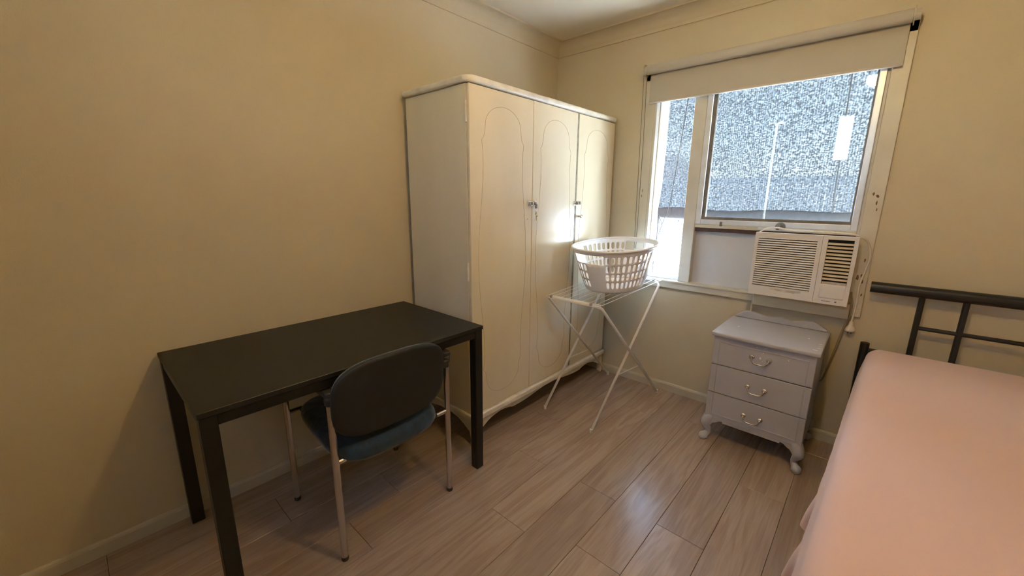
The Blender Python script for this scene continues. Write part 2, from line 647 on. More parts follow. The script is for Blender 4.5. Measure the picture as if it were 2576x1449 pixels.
# cornice (cove moulding) on each wall
def cove(t):
    # (distance from wall, z) outline of the cove
    pts = [(0.0, 2.333), (0.008, 2.333), (0.0105, 2.342)]
    for k in range(9):
        a = k / 8 * PI / 2
        pts.append((0.012 + 0.066 * (1 - math.cos(a)), 2.347 + 0.063 * math.sin(a)))
    pts += [(0.085, 2.410), (0.085, RZ), (0.0, RZ)]
    return pts


cv = cove(0)
struct(B().prism([(p, q) for p, q in cv], 'y', RY, -0.0).build('trim_1', 'wall_paint'))
struct(B().prism([(-p, q) for p, q in cv], 'x', 0.0, RX).build('trim_2', 'wall_paint'))
struct(B().prism([(RX - p, q) for p, q in cv], 'y', RY, 0).build('trim_3', 'cornice_paint'))
struct(B().prism([(RY + p, q) for p, q in cv], 'x', 0, RX).build('trim_4', 'cornice_paint'))
# skirting
sk = [(0, 0), (0.013, 0), (0.013, 0.046), (0.010, 0.054), (0.005, 0.06), (0, 0.06)]
struct(B().prism(sk, 'y', RY, 0).build('baseboard_left', 'skirting_paint'))
struct(B().prism([(-p, q) for p, q in sk], 'x', 0.013, RX).build('baseboard_back', 'skirting_paint'))
struct(B().prism([(RX - p, q) for p, q in sk], 'y', RY, -0.013).build('baseboard_right', 'skirting_paint'))
struct(B().prism([(RY + p, q) for p, q in sk], 'x', 0.013, RX - 0.013).build('baseboard_front', 'skirting_paint'))

# ---------------------------------------------------------------- window
win = thing('window_1', (1.35, 0.0, WZ0), kind='structure')
B().box(0.72, 0.79, -0.018, 0.0, 0.735, 2.10).build('architrave', 'trim_paint', win, bevel=0.003)
B().box(1.905, 1.97, -0.018, 0.0, 0.735, 2.10).build('architrave', 'trim_paint', win, bevel=0.003)
B().box(0.72, 1.97, -0.018, 0.0, 2.05, 2.115).build('architrave', 'trim_paint', win, bevel=0.003)
B().box(0.72, 1.97, -0.022, 0.0, 0.735, 0.776).build('sill_apron', 'trim_paint', win, bevel=0.003)
B().box(0.79, 1.905, -0.030, 0.10, 0.774, 0.787).build('sill', 'trim_paint', win, bevel=0.003)
B().box(0.79, 0.806, -0.018, 0.10, 0.787, 2.09).build('jamb', 'frame_paint', win, bevel=0.002)
B().box(0.806, 0.812, 0.028, 0.10, 0.787, 2.09).build('stop_bead', 'trim_paint', win)
B().box(1.893, 1.905, -0.004, 0.10, 0.787, 2.09).build('jamb', 'frame_paint', win, bevel=0.002)
B().box(0.806, 1.893, 0.0, 0.10, 2.075, 2.09).build('head_jamb', 'frame_paint', win)
B().box(1.036, 1.108, -0.010, 0.085, 0.787, 2.075).build('mullion', 'frame_paint', win, bevel=0.004)
B().box(0.812, 1.036, 0.030, 0.065, 0.787, 0.807).build('glazing_rail', 'alum', win, bevel=0.002)
B().box(0.812, 1.036, 0.030, 0.065, 2.055, 2.075).build('glazing_rail', 'alum', win, bevel=0.002)
B().box(0.812, 1.036, 0.046, 0.050, 0.807, 2.055).build('glass_pane', 'glass', win)
B().box(1.108, 1.893, 0.040, 0.052, 0.787, 1.128).build('infill_panel', 'white_panel', win)
B().box(1.108, 1.893, 0.004, 0.085, 1.122, 1.145).build('transom', 'brown_timber', win, bevel=0.002)
B().box(1.108, 1.893, -0.008, 0.085, 1.145, 1.166).build('transom_sill', 'trim_paint', win, bevel=0.002)
sash = B().box(1.110, 1.142, -0.014, 0.022, 1.168, 2.07).box(1.866, 1.893, -0.014, 0.022, 1.168, 2.07) \
    .box(1.142, 1.866, -0.014, 0.022, 1.168, 1.197).box(1.142, 1.866, -0.014, 0.022, 2.04, 2.07) \
    .build('sash', 'alum', win, bevel=0.003)
B().box(1.142, 1.162, -0.002, 0.024, 1.197, 2.04).box(1.858, 1.866, -0.002, 0.024, 1.197, 2.04) \
    .box(1.162, 1.858, -0.002, 0.024, 1.197, 1.212).box(1.162, 1.858, -0.002, 0.024, 2.028, 2.04) \
    .build('glazing_bead', 'dark_bead', sash)
B().box(1.162, 1.858, 0.010, 0.014, 1.212, 2.028).build('glass_pane', 'glass', sash)
# flaked paint on the architraves


def flake(x, z, w, h, m='rust_chip', y=-0.018):
    pts = []
    for k in range(9):
        a = 2 * PI * k / 9
        q = 0.55 + 0.45 * random.random()
        pts.append((x + w * q * math.cos(a), z + h * q * math.sin(a)))
    return B().prism(pts, 'y', y - 0.0006, y + 0.001).build('paint_chip', m, win)


for fx, fz, fw_, fh_ in ((1.929, 1.350, 0.006, 0.012), (1.945, 1.340, 0.008, 0.010), (1.946, 1.306, 0.004, 0.016), (1.951, 1.275, 0.003, 0.012), (1.946, 1.027, 0.004, 0.012),
                         (1.930, 0.936, 0.007, 0.017), (1.948, 0.948, 0.009, 0.012), (1.952, 0.918, 0.004, 0.014), (1.958, 0.850, 0.004, 0.010), (0.750, 1.372, 0.003, 0.014), (0.747, 1.336, 0.003, 0.010)):
    flake(fx, fz, fw_, fh_)
# window winder, catch and stay on the transom
wd = B()
wd.lathe((1.567, -0.020, 1.166), [(0.024, 0), (0.026, 0.008), (0.020, 0.022), (0.010, 0.030)], 14)
wd.tube(bez([(1.567, -0.03, 1.182), (1.562, -0.048, 1.176), (1.560, -0.056, 1.160)], 5), 0.008, 8)
wd.build('winder', 'dark_bead', win, smooth=True)
B().box(1.46, 1.72, -0.020, -0.008, 1.150, 1.164).build('winder_track', 'alum', win, bevel=0.002)
B().box(1.255, 1.267, -0.020, -0.008, 1.160, 1.186).build('catch', 'dark_bead', win, bevel=0.002)
# boxed board under the air conditioner
B().box(1.492, 1.925, -0.052, -0.018, 0.722, 0.800).build('packing_board', 'wall_paint', win, bevel=0.002)
B().box(1.486, 1.492, -0.050, -0.022, 0.60, 0.806).build('edge_strip', 'frame_paint', win, bevel=0.001)

# ================================================================ wardrobe
wr = thing('wardrobe', (0.28, -0.70, 0), 'tall cream painted three-door wardrobe with carved lines and wavy plinth', 'wardrobe')
WY0, WY1 = -1.377, -0.036
B().box(0.035, 0.508, WY0, WY1, 0.165, 1.82).build('body', 'wardrobe_paint', wr, bevel=0.003)
# moulded top with rounded front corners


def round_rect_front(x0, x1, y0, y1, r, n=8):
    p = [(x0, y0)]
    for k in range(n + 1):
        a = -PI / 2 + k / n * PI / 2
        p.append((x1 - r + r * math.cos(a), y0 + r + r * math.sin(a)))
    for k in range(n + 1):
        a = k / n * PI / 2
        p.append((x1 - r + r * math.cos(a), y1 - r + r * math.sin(a)))
    p.append((x0, y1))
    return p


B().prism(round_rect_front(0.03, 0.545, WY0 - 0.018, WY1 + 0.018, 0.05), 'z', 1.822, 1.852).build('top', 'wardrobe_worn', wr, bevel=0.011, seg=3)
# plinth: moulding, wavy apron, side apron, feet
B().prism(round_rect_front(0.03, 0.549, WY0 - 0.012, WY1 + 0.012, 0.025), 'z', 0.150, 0.185).build('plinth_moulding', 'wardrobe_worn', wr, bevel=0.009, seg=3)


def wavy(L, n=60):
    pts = []
    for k in range(n + 1):
        t = k / n
        u = abs(t - 0.5) * 2            # 0 centre .. 1 end
        if u > 0.93:
            z = 0.075
        elif u > 0.80:
            z = 0.075 + (0.93 - u) / 0.13 * 0.048
        elif u > 0.55:
            z = 0.118 + 0.012 * math.sin((u - 0.55) / 0.25 * PI)
        elif u > 0.47:
            z = 0.112
        else:
            z = 0.112 + 0.026 * (0.5 + 0.5 * math.cos(u / 0.47 * PI)) * (1 if u > 0.1 else 1)
        pts.append((t * L, z))
    return pts


ap = [(WY0 + a, z) for a, z in wavy(WY1 - WY0)]
B().prism(ap + [(WY1, 0.16), (WY0, 0.16)], 'x', 0.505, 0.529).build('apron', 'wardrobe_worn', wr, bevel=0.003)
sap = [(0.06 + a * 0.455, z) for a, z in [(0, .09), (.1, .1), (.2, .12), (.4, .137), (.6, .137), (.75, .125), (.85, .105), (.92, .085), (1, .07)]]
B().prism(sap + [(0.515, 0.16), (0.06, 0.16)], 'y', WY0, WY0 + 0.018).build('side_apron', 'wardrobe_worn', wr, bevel=0.003)
B().prism(sap + [(0.515, 0.16), (0.06, 0.16)], 'y', WY1 - 0.018, WY1).build('side_apron', 'wardrobe_worn', wr, bevel=0.003)


def foot(cx, cy, sx, sy):
    b = B()
    prof = [(0.0, 0.020), (0.012, 0.026), (0.03, 0.022), (0.07, 0.030), (0.11, 0.042), (0.157, 0.05)]
    vs, fs = [], []
    for z, w in prof:
        ox, oy = cx, cy
        xs = (ox, ox - sx * w * 1.1)
        ys = (oy, oy - sy * w * 1.1)
        vs += [(xs[0], ys[0], z), (xs[1], ys[0], z), (xs[1], ys[1], z), (xs[0], ys[1], z)]
    for k in range(len(prof) - 1):
        fs += [(4 * k + i, 4 * k + (i + 1) % 4, 4 * k + 4 + (i + 1) % 4, 4 * k + 4 + i) for i in range(4)]
    fs += [(0, 3, 2, 1), tuple(4 * (len(prof) - 1) + i for i in range(4))]
    return b.add(vs, fs)


for cx, cy, sx, sy in ((0.531, WY0 - 0.002, 1, -1), (0.531, WY1 + 0.002, 1, 1), (0.045, WY0 - 0.002, -1, -1), (0.045, WY1 + 0.002, -1, 1)):
    foot(cx, cy, sx, sy).build('foot', 'wardrobe_worn', wr, bevel=0.004)


def carved(yc, zc, sw, x):
    """mirror-symmetric carved outline as a closed loop of points"""
    half = [(0.18, 0.0), (0.177, 0.1), (0.168, 0.2), (0.155, 0.3), (0.146, 0.4), (0.143, 0.48), (0.1455, 0.54), (0.152, 0.583)]
    step = [(0.139, 0.597), (0.131, 0.622), (0.1275, 0.65)]
    arch = []
    for k in range(1, 13):
        a = k / 12 * PI / 2
        arch.append((0.1275 * math.cos(a), 0.65 + 0.095 * math.sin(a)))
    q = half + step + arch
    loop = [(w, z) for w, z in q] + [(-w, z) for w, z in q[::-1][1:]] + [(-w, -z) for w, z in q[1:]] + [(w, -z) for w, z in q[::-1][1:-1]]
    return [(x, yc + w * sw, zc + z) for w, z in loop]


doors = [(-1.376, -0.9195, 1.0), (-0.917, -0.495, 0.97), (-0.480, -0.037, 1.0)]
for i, (y0, y1, sw) in enumerate(doors):
    yt = 1.818 if i != 1 else 1.819
    d = B().box(0.5105, 0.529, y0, y1, 0.188, yt).build('door', 'wardrobe_paint', wr, bevel=0.0035, seg=2)
    B().tube(carved((y0 + y1) / 2, 1.003, sw, 0.5290), 0.0011, 6, closed=True).build('carved_line', 'groove_shade_dirt', d)
    if i == 0:
        for hz in (1.70, 0.96):
            B().tube([(0.5095, y0 - 0.003, hz - 0.045), (0.5095, y0 - 0.003, hz + 0.045)], 0.005, 8).build('hinge', 'wardrobe_worn', d)
        B().lathe((0.529, -0.957, 1.205), [(0.0065, 0), (0.0065, 0.002)], 10, 'x').build('keyhole_ring', 'wardrobe_worn', d)
        B().lathe((0.530, -0.957, 1.205), [(0.003, 0), (0.003, 0.0016)], 8, 'x').build('keyhole', 'gap_dark', d)
    if i == 2:
        B().lathe((0.529, -0.447, 1.205), [(0.006, 0), (0.005, 0.008), (0.006, 0.014), (0.011, 0.018), (0.0115, 0.024), (0.008, 0.028)], 14, 'x') \
            .build('knob', 'steel', d, smooth=True)
B().box(0.505, 0.5275, -0.4948, -0.4802, 0.19, 1.815).build('door_strip', 'olive_strip', wr)
# bar locks across the door joints
for yc, zc in ((-0.931, 1.289), (-0.486, 1.287)):
    lk = B().box(0.529, 0.535, yc - 0.030, yc + 0.026, zc - 0.013, zc + 0.013).build('lock_plate', 'steel', wr, bevel=0.002)
    B().box(0.535, 0.553, yc - 0.004, yc + 0.024, zc - 0.011, zc + 0.012).build('lock_body', 'steel', lk, bevel=0.004)
    B().lathe((0.553, yc + 0.010, zc), [(0.008, 0), (0.008, 0.003)], 12, 'x').build('lock_barrel', 'dark_bead', lk)
kb = thing('key_bunch', (0.56, -0.921, 1.19), 'small bunch of brass keys hanging from the wardrobe lock', 'keys')
kx, ky = 0.560, -0.921
B().box(kx - 0.004, kx + 0.006, ky - 0.006, ky + 0.006, 1.262, 1.286).build('key_head', 'dark_bead', kb, bevel=0.002)
B().tube([(kx, ky + 0.010 * math.cos(a), 1.254 + 0.010 * math.sin(a)) for a in [2 * PI * k / 16 for k in range(16)]], 0.0013, 6, closed=True).build('ring', 'steel', kb)
for dy, dz, tw in ((0.002, 0, 0.0), (0.005, -0.006, 0.004)):
    k = B()
    k.prism([(ky + dy + 0.010 * math.cos(2 * PI * i / 12), 1.236 + dz + 0.011 * math.sin(2 * PI * i / 12)) for i in range(12)], 'x', kx + tw, kx + tw + 0.002)
    k.prism([(ky + dy - 0.004, 1.228 + dz), (ky + dy + 0.004, 1.228 + dz), (ky + dy + 0.004, 1.205 + dz), (ky + dy + 0.001, 1.196 + dz), (ky + dy - 0.003, 1.200 + dz)], 'x', kx + tw, kx + tw + 0.002)
    k.build('key', 'brass', kb)

# ================================================================ desk
dk = thing('desk', (0.356, -1.983, 0), 'black rectangular desk with square metal legs pushed against the bare wall', 'desk')
TX0, TX1, TY0, TY1 = 0.029, 0.683, -2.522, -1.447
B().box(TX0, TX1, TY0, TY1, 0.722, 0.74).build('tabletop', 'desk_black', dk, bevel=0.0015, seg=1)
ins = 0.003
t_ = 0.043
for xa in (TX0 + ins, TX1 - ins - t_):
    for ya in (TY0 + ins, TY1 - ins - t_):
        B().box(xa, xa + t_, ya, ya + t_, 0.0, 0.722).build('leg', 'desk_frame', dk, bevel=0.002, seg=1)
fr_ = 0.03
for xa in (TX0 + ins + 0.003, TX1 - ins - fr_ - 0.003):
    B().box(xa, xa + fr_, TY0 + ins + t_, TY1 - ins - t_, 0.687, 0.722).build('apron_rail', 'desk_frame', dk, bevel=0.0015, seg=1)
for ya in (TY0 + ins + 0.003, TY1 - ins - fr_ - 0.003):
    B().box(TX0 + ins + t_, TX1 - ins - t_, ya, ya + fr_, 0.687, 0.722).build('apron_rail', 'desk_frame', dk, bevel=0.0015, seg=1)

# ================================================================ chair
ch = thing('chair', (0.47, -1.92, 0), 'office visitor chair with dark blue velvet seat, black back and chrome legs', 'chair')
YL, YR = -2.172, -1.675
XF, XB = 0.238, 0.690
for yy in (YL, YR):
    for xx in (XF, XB):
        B().tube([(xx, yy, 0.012), (xx, yy, 0.655)], 0.0125, 14).build('leg', 'chrome', ch, smooth=False)
        B().lathe((xx, yy, 0.0), [(0.0125, 0), (0.0135, 0.004), (0.0135, 0.014), (0.012, 0.018)], 14).build('foot_cap', 'dark_plastic', ch)
    # flat plastic armrest with round caps over the leg tops
    arm = [(XF - 0.03, yy - 0.012), (XF - 0.02, yy - 0.021), (0.46, yy - 0.024), (XB + 0.010, yy - 0.019), (XB + 0.019, yy - 0.008),
           (XB + 0.019, yy + 0.008), (XB + 0.010, yy + 0.019), (0.46, yy + 0.024), (XF - 0.02, yy + 0.021), (XF - 0.03, yy + 0.012)]
    B().prism(arm, 'z', 0.662, 0.682).build('armrest', 'dark_plastic', ch, bevel=0.006, seg=3)
    for xx in (XF, XB):
        B().lathe((xx, yy, 0.63), [(0.0145, 0), (0.0175, 0.004), (0.0185, 0.02), (0.0185, 0.034)], 14).build('arm_socket', 'dark_plastic', ch, smooth=True)
    s = 1 if yy == YL else -1
    for xx, zz in ((XF, 0.425), (XB, 0.405)):
        B().tube([(xx, yy, zz), (xx, yy + s * 0.06, zz)], 0.009, 10).build('side_bar', 'chrome', ch)
    B().tube([(XF + 0.01, yy + s * 0.055, 0.422), (XB, yy + s * 0.055, 0.405)], 0.008, 8).build('seat_rail', 'dark_plastic', ch)
    B().box(XB - 0.012, XB + 0.022, min(yy, yy + s * 0.05), max(yy, yy + s * 0.05), 0.615, 0.650).build('back_bracket', 'dark_plastic', ch, bevel=0.005)


def sq(a, e):
    return math.copysign(abs(math.cos(a)) ** (2 / e), math.cos(a)), math.copysign(abs(math.sin(a)) ** (2 / e), math.sin(a))


def seat_mesh():
    b = B()
    n = 56
    layers = [(0.86, 0.408), (0.965, 0.414), (1.0, 0.432), (0.99, 0.452), (0.93, 0.466), (0.75, 0.474), (0.5, 0.472), (0.25, 0.470), (0.02, 0.470)]
    vs, fs = [], []
    for sc, z in layers:
        for k in range(n):
            a = 2 * PI * k / n
            c, s = sq(a, 4.2)
            x = 0.492 + 0.250 * sc * c
            y = -1.945 + (0.220 + 0.012 * c) * sc * s
            zz = z + 0.014 * ((0.488 - x) / 0.25) * sc + (0.012 * (s * sc) ** 2 - 0.014)
            vs.append((x, y, zz))
    for j in range(len(layers) - 1):
        for k in range(n):
            fs.append((j * n + k, j * n + (k + 1) % n, (j + 1) * n + (k + 1) % n, (j + 1) * n + k))
    fs.append(tuple(range(n))[::-1])
    fs.append(tuple((len(layers) - 1) * n + k for k in range(n)))
    return b.add(vs, fs)


seat_mesh().build('seat', 'blue_velvet', ch, smooth=True)
BY, BZ = -1.942, 0.622


def back_layer(t0, layers):
    b = B()
    n = 64
    vs, fs = [], []
    for sc, dx in layers:
        for k in range(n):
            a = 2 * PI * k / n
            c, s = sq(a, 3.2)
            yy, zz = 0.236 * sc * c, 0.150 * sc * s
            x = 0.728 + 0.10 * zz - 0.25 * yy * yy + dx
            vs.append((x, BY + yy, BZ + zz))
    for j in range(len(layers) - 1):
        for k in range(n):
            fs.append((j * n + k, j * n + (k + 1) % n, (j + 1) * n + (k + 1) % n, (j + 1) * n + k))
    fs.append(tuple(range(n))[::-1])
    fs.append(tuple((len(layers) - 1) * n + k for k in range(n)))
    return b.add(vs, fs)


bp_ = back_layer(0, [(0.3, -0.031), (0.7, -0.031), (0.93, -0.027), (0.985, -0.019), (1.0, -0.011), (1.0, -0.004)]).build('back_cushion', 'teal_edge', ch, smooth=True)
back_layer(0, [(1.0, -0.004), (1.0, 0.000), (0.975, 0.006), (0.9, 0.008), (0.6, 0.009), (0.3, 0.009)]).build('back_shell', 'chair_shell', ch, smooth=True)

# ================================================================ clothes rack
rk = thing('clothes_rack', (0.77, -0.45, 0), 'white folding wire clothes airer with crossed legs below the window', 'clothes airer')
NZ, FZ = 0.757, 0.797                       # near and far height of the slightly tilted top
NY, FY = -0.815, -0.105


def topz(y):
    return NZ + (FZ - NZ) * (y - NY) / (FY - NY)


# frame 1: feet near (A,B), top bar far ; frame 2: feet far (C,D), top bar near
f1 = fillet([(0.563, -0.793, 0.012), (0.590, -0.13, 0.770), (0.615, -0.105, 0.790), (0.925, -0.105, 0.790), (0.965, -0.13, 0.770), (0.925, -0.828, 0.012)], 0.03, 5)
B().tube(f1, 0.0082, 10).build('leg_frame', 'rack_white', rk, smooth=True)
f2 = fillet([(0.602, -0.060, 0.012), (0.567, -0.79, 0.735), (0.590, -0.815, 0.750), (0.890, -0.815, 0.750), (0.925, -0.79, 0.735), (0.998, -0.088, 0.012)], 0.03, 5)
B().tube(f2, 0.0082, 10).build('leg_frame', 'rack_white', rk, smooth=True)
for p in ((0.563, -0.793), (0.925, -0.828), (0.602, -0.060), (0.998, -0.088)):
    B().lathe((p[0], p[1], 0.0), [(0.0085, 0), (0.0095, 0.003), (0.0095, 0.02), (0.0085, 0.024)], 12).build('foot_cap', 'rack_white', rk)
# wire top: outer loop, inner wires, cross bars
xa, xb = 0.580, 0.985
lp = fillet([(0.78, NY - 0.04, topz(NY - 0.04)), (xa, NY - 0.04, topz(NY - 0.04)), (xa, FY + 0.04, topz(FY + 0.04)), (xb - 0.02, FY + 0.04, topz(FY + 0.04)),
             (xb - 0.05, NY - 0.04, topz(NY - 0.04)), (0.78, NY - 0.04, topz(NY - 0.04))], 0.045, 6)
B().tube(lp, 0.0018, 6).build('wire_frame', 'rack_white', rk)
for k in range(7):
    x0 = xa + 0.045 + k * 0.047
    x1 = xa + 0.047 + k * 0.049
    w0 = fillet([(x0, NY + 0.002, topz(NY) + 0.002), (x1, FY + 0.002, topz(FY) + 0.002)], 0.01, 2)
    B().tube(w0, 0.0014, 6).build('wire', 'rack_white', rk)
B().tube([(xa, NY, NZ + 0.001), (xb - 0.05, NY, NZ + 0.001)], 0.004, 8).build('cross_bar', 'rack_white', rk)
B().tube([(xa, FY, FZ + 0.001), (xb - 0.022, FY, FZ + 0.001)], 0.004, 8).build('cross_bar', 'rack_white', rk)
for x, y, z in ((0.607, NY, NZ - 0.004), (0.875, NY, NZ - 0.004), (0.635, FY, FZ - 0.004), (0.915, FY, FZ - 0.004)):
    B().lathe((x - 0.008, y, z), [(0.011, 0), (0.011, 0.016)], 10, 'x').build('clip', 'clip_grey', rk)
B().tube([(0.573, -0.558, 0.28), (0.589, -0.331, 0.28)], 0.0025, 6).build('stay', 'rack_white', rk)
B().tube([(0.939, -0.58, 0.28), (0.971, -0.348, 0.28)], 0.0025, 6).build('stay', 'rack_white', rk)

# ================================================================ laundry basket
bs = thing('laundry_basket', (0.794, -0.412, 0.784), 'white plastic oval laundry basket with slotted sides on the clothes airer', 'laundry basket')
TILT = 0.0562
BCX, BCY, BZ0 = 0.794, -0.412, 0.7868


def bask(u, v, dr=0.0):
    """u turns round the oval (0 at the near end of the long axis), v from base 0 to rim 1"""
    a = -PI / 2 + 2 * PI * u
    ra = (0.201 + (0.297 - 0.201) * (v ** 0.85)) + dr
    rb = (0.155 + (0.229 - 0.155) * (v ** 0.85)) + dr
    c, s = sq(a, 2.25)
    x, y, z = rb * c, ra * s, 0.258 * v
    y2 = y * math.cos(TILT) - z * math.sin(TILT)
    z2 = y * math.sin(TILT) + z * math.cos(TILT)
    return (BCX + x, BCY + y2, BZ0 + z2)


NC = 42
pattern = ['p', 'p', 'p'] + ['s'] * 9 + ['p', 'p', 'p'] + ['s'] * 6        # half way round: plain, slots, plain, slots under the handle
pattern = pattern * 2
rows = [(0.0, 0.10, None), (0.10, 0.30, 0), (0.30, 0.50, 1), (0.50, 0.70, 2), (0.70, 0.91, 3), (0.91, 1.0, None)]
side = B()


def quadgrid(u0, u1, v0, v1):
    n = 4
    vs, fs = [], []
    # perimeter points shared with the slotted cells, centre fan
    per = [(u0 + (u1 - u0) * i / n, v0) for i in range(n)] + [(u1, v0 + (v1 - v0) * i / n) for i in range(n)] + \
          [(u1 - (u1 - u0) * i / n, v1) for i in range(n)] + [(u0, v1 - (v1 - v0) * i / n) for i in range(n)]
    return per


def cell(u0, u1, v0, v1, hole=None):
    per = quadgrid(u0, u1, v0, v1)
    m = len(per)
    if hole is None:
        vs = [bask(*p) for p in per] + [bask((u0 + u1) / 2, (v0 + v1) / 2)]
        side.add(vs, [(i, (i + 1) % m, m) for i in range(m)])
        return
    wu, wv = hole
    cu, cv_ = (u0 + u1) / 2, (v0 + v1) / 2
    hu, hv = (u1 - u0) / 2, (v1 - v0) / 2
    inner = []
    for p in per:
        du, dv = (p[0] - cu) / hu, (p[1] - cv_) / hv
        a = math.atan2(dv, du)
        c, s = sq(a, 2.7)
        inner.append((cu + hu * wu * c, cv_ + hv * wv * s))
    vs = [bask(*p) for p in per] + [bask(*p) for p in inner]
    side.add(vs, [(i, (i + 1) % m, m + (i + 1) % m, m + i) for i in range(m)])


OFF = -1.0 / NC
for c in range(NC):
    u0, u1 = (c / NC + OFF), ((c + 1) / NC + OFF)
    for v0, v1, rr in rows:
        kind = pattern[c]
        hcol = (c % 21) in (18, 19, 20, 0, 1, 2)
        if rr is None:
            cell(u0, u1, v0, v1)
        elif hcol and rr == 3:
            # hand hole: open, only small corner fillets at both ends
            continue
        elif kind in ('s', 'h'):
            cell(u0, u1, v0, v1, (0.62, 0.80))
        else:
            cell(u0, u1, v0, v1)
side.build('wall', 'basket_white', bs, smooth=True, solid=0.0026, merge=True)
rimpts = [bask(k / 72, 1.0, 0.003) for k in range(72)]
B().tube(rimpts, 0.0068, 10, closed=True).build('rim', 'basket_white', bs, smooth=True)
base = B()
base.add([bask(k / 60, 0.0) for k in range(60)] + [bask(0, 0)], [])
ctr = (BCX, BCY, BZ0)
base.v[60] = ctr
base.f = [(k, (k + 1) % 60, 60) for k in range(60)]
base.build('base', 'basket_white', bs, solid=0.003)

# ================================================================ bedside chest of drawers
cs = thing('bedside_chest', (1.633, -0.24, 0), 'grey painted three-drawer bedside chest with cabriole legs and wavy back', 'drawers')
CX0, CX1, CY0 = 1.409, 1.857, -0.436
B().box(CX0, CX1, CY0 + 0.018, -0.04, 0.135, 0.612).build('body', 'chest_grey', cs, bevel=0.003)


def bow(x0, x1, yb, yf, bulge, r=0.012, n=16):
    p = [(x0, yb)]
    for k in range(n + 1):
        t = k / n
        p.append((x0 + (x1 - x0) * t, yf - bulge * math.sin(PI * t)))
    p.append((x1, yb))
    return p


B().prism(bow(1.396, 1.868, -0.030, -0.452, 0.008), 'z', 0.612, 0.634).build('top', 'chest_grey', cs, bevel=0.007, seg=3)
bz = [(0, .644), (.04, .655), (.10, .672), (.17, .679), (.26, .672), (.36, .664), (.44, .668), (.5, .672)]
crest = [(1.412 + t * 0.442, z) for t, z in bz] + [(1.412 + (1 - t) * 0.442, z) for t, z in bz[::-1][1:]]
B().prism([(x, y) for x, y in [(q.x, q.y) for q in bez([(a, b_, 0) for a, b_ in crest], 4)]] + [(1.854, 0.634), (1.412, 0.634)], 'y', -0.052, -0.028) \
    .build('back_rail', 'chest_grey', cs, bevel=0.008, seg=3)
zz = [(0.1375, 0.2878), (0.2922, 0.4498), (0.4542, 0.6095)]
LX0, LX1, LZ0, LZ1 = 1.440, 1.827, 0.166, 0.580
for k, (z0, z1) in enumerate(zz):
    d = B().box(CX0 + 0.001, CX1 - 0.001, CY0, CY0 + 0.0175, z0, z1).build('drawer', 'chest_grey', cs, bevel=0.0025)
    yb = CY0 - 0.0032
    g = 0.0022
    for xx in (LX0, LX1):
        B().box(xx - g, xx + g, yb, CY0 + 0.001, max(z0, LZ0) + 0.001, min(z1, LZ1) - 0.001).build('inlay_line', 'chest_grey', d, bevel=0.001, seg=1)
    if k == 0:
        B().box(LX0 - g, LX1 + g, yb, CY0 + 0.001, LZ0 - g, LZ0 + g).build('inlay_line', 'chest_grey', d, bevel=0.001, seg=1)
    if k == 2:
        B().box(LX0 - g, LX1 + g, yb, CY0 + 0.001, LZ1 - g, LZ1 + g).build('inlay_line', 'chest_grey', d, bevel=0.001, seg=1)
    zc = (0.203, 0.367, 0.530)[k]
    for sx in (-1, 1):
        B().lathe((1.633 + sx * 0.038, CY0, zc + 0.008), [(0.013, 0), (0.0125, -0.003), (0.008, -0.005), (0.0055, -0.010), (0.0065, -0.014), (0.004, -0.017)], 14, 'y').build('handle_rose', 'pewter', d, smooth=True)
    B().tube(bez([(1.633 - 0.038, CY0 - 0.013, zc + 0.008), (1.633 - 0.032, CY0 - 0.016, zc - 0.008), (1.633 - 0.019, CY0 - 0.016, zc - 0.019), (1.633, CY0 - 0.016, zc - 0.020),
                  (1.633 + 0.019, CY0 - 0.016, zc - 0.019), (1.633 + 0.032, CY0 - 0.016, zc - 0.008), (1.633 + 0.038, CY0 - 0.013, zc + 0.008)], 5), 0.0046, 8).build('handle', 'pewter', d, smooth=True)
# shaped corner brackets and cabriole legs
for sx, xc in ((1, CX0), (-1, CX1)):
    B().prism([(xc, 0.137), (xc + sx * 0.105, 0.137), (xc + sx * 0.075, 0.128), (xc + sx * 0.06, 0.116), (xc + sx * 0.045, 0.108), (xc + sx * 0.030, 0.085), (xc, 0.075)], 'y', CY0, CY0 + 0.03) \
        .build('corner_bracket', 'chest_grey', cs, bevel=0.003)
B().box(CX0 + 0.09, CX1 - 0.09, CY0 + 0.002, CY0 + 0.016, 0.122, 0.1375).build('bottom_rail', 'chest_grey', cs, bevel=0.002)
for sx, sy, xc, yc in ((-1, -1, CX0, CY0), (1, -1, CX1, CY0), (-1, 1, CX0, -0.04), (1, 1, CX1, -0.04)):
    o_ = 1.0 if sy < 0 else -0.4
    pts = [(xc - sx * 0.026, yc - sy * 0.026, 0.140), (xc - sx * 0.014, yc - sy * 0.014, 0.118), (xc - sx * 0.008, yc - sy * 0.008, 0.094),
           (xc - sx * 0.020, yc - sy * 0.018, 0.062), (xc - sx * 0.022, yc - sy * 0.020, 0.040), (xc - sx * 0.010, yc - sy * 0.008, 0.022), (xc - sx * 0.004, yc - sy * 0.002, 0.012), (xc - sx * 0.004, yc - sy * 0.002, 0.0)]
    B().tube(bez(pts, 4), [0.030 + (0.028 - 0.030) * i / 4 for i in range(4)] + [0.028, 0.027, 0.026, 0.0255, 0.0245, 0.022, 0.019, 0.0165, 0.015, 0.014, 0.0135, 0.0135, 0.014, 0.015, 0.0165, 0.0185, 0.021, 0.0225, 0.0235, 0.0235, 0.023, 0.022, 0.020, 0.018, 0.016], 14) \
        .build('leg', 'chest_grey', cs, smooth=True)

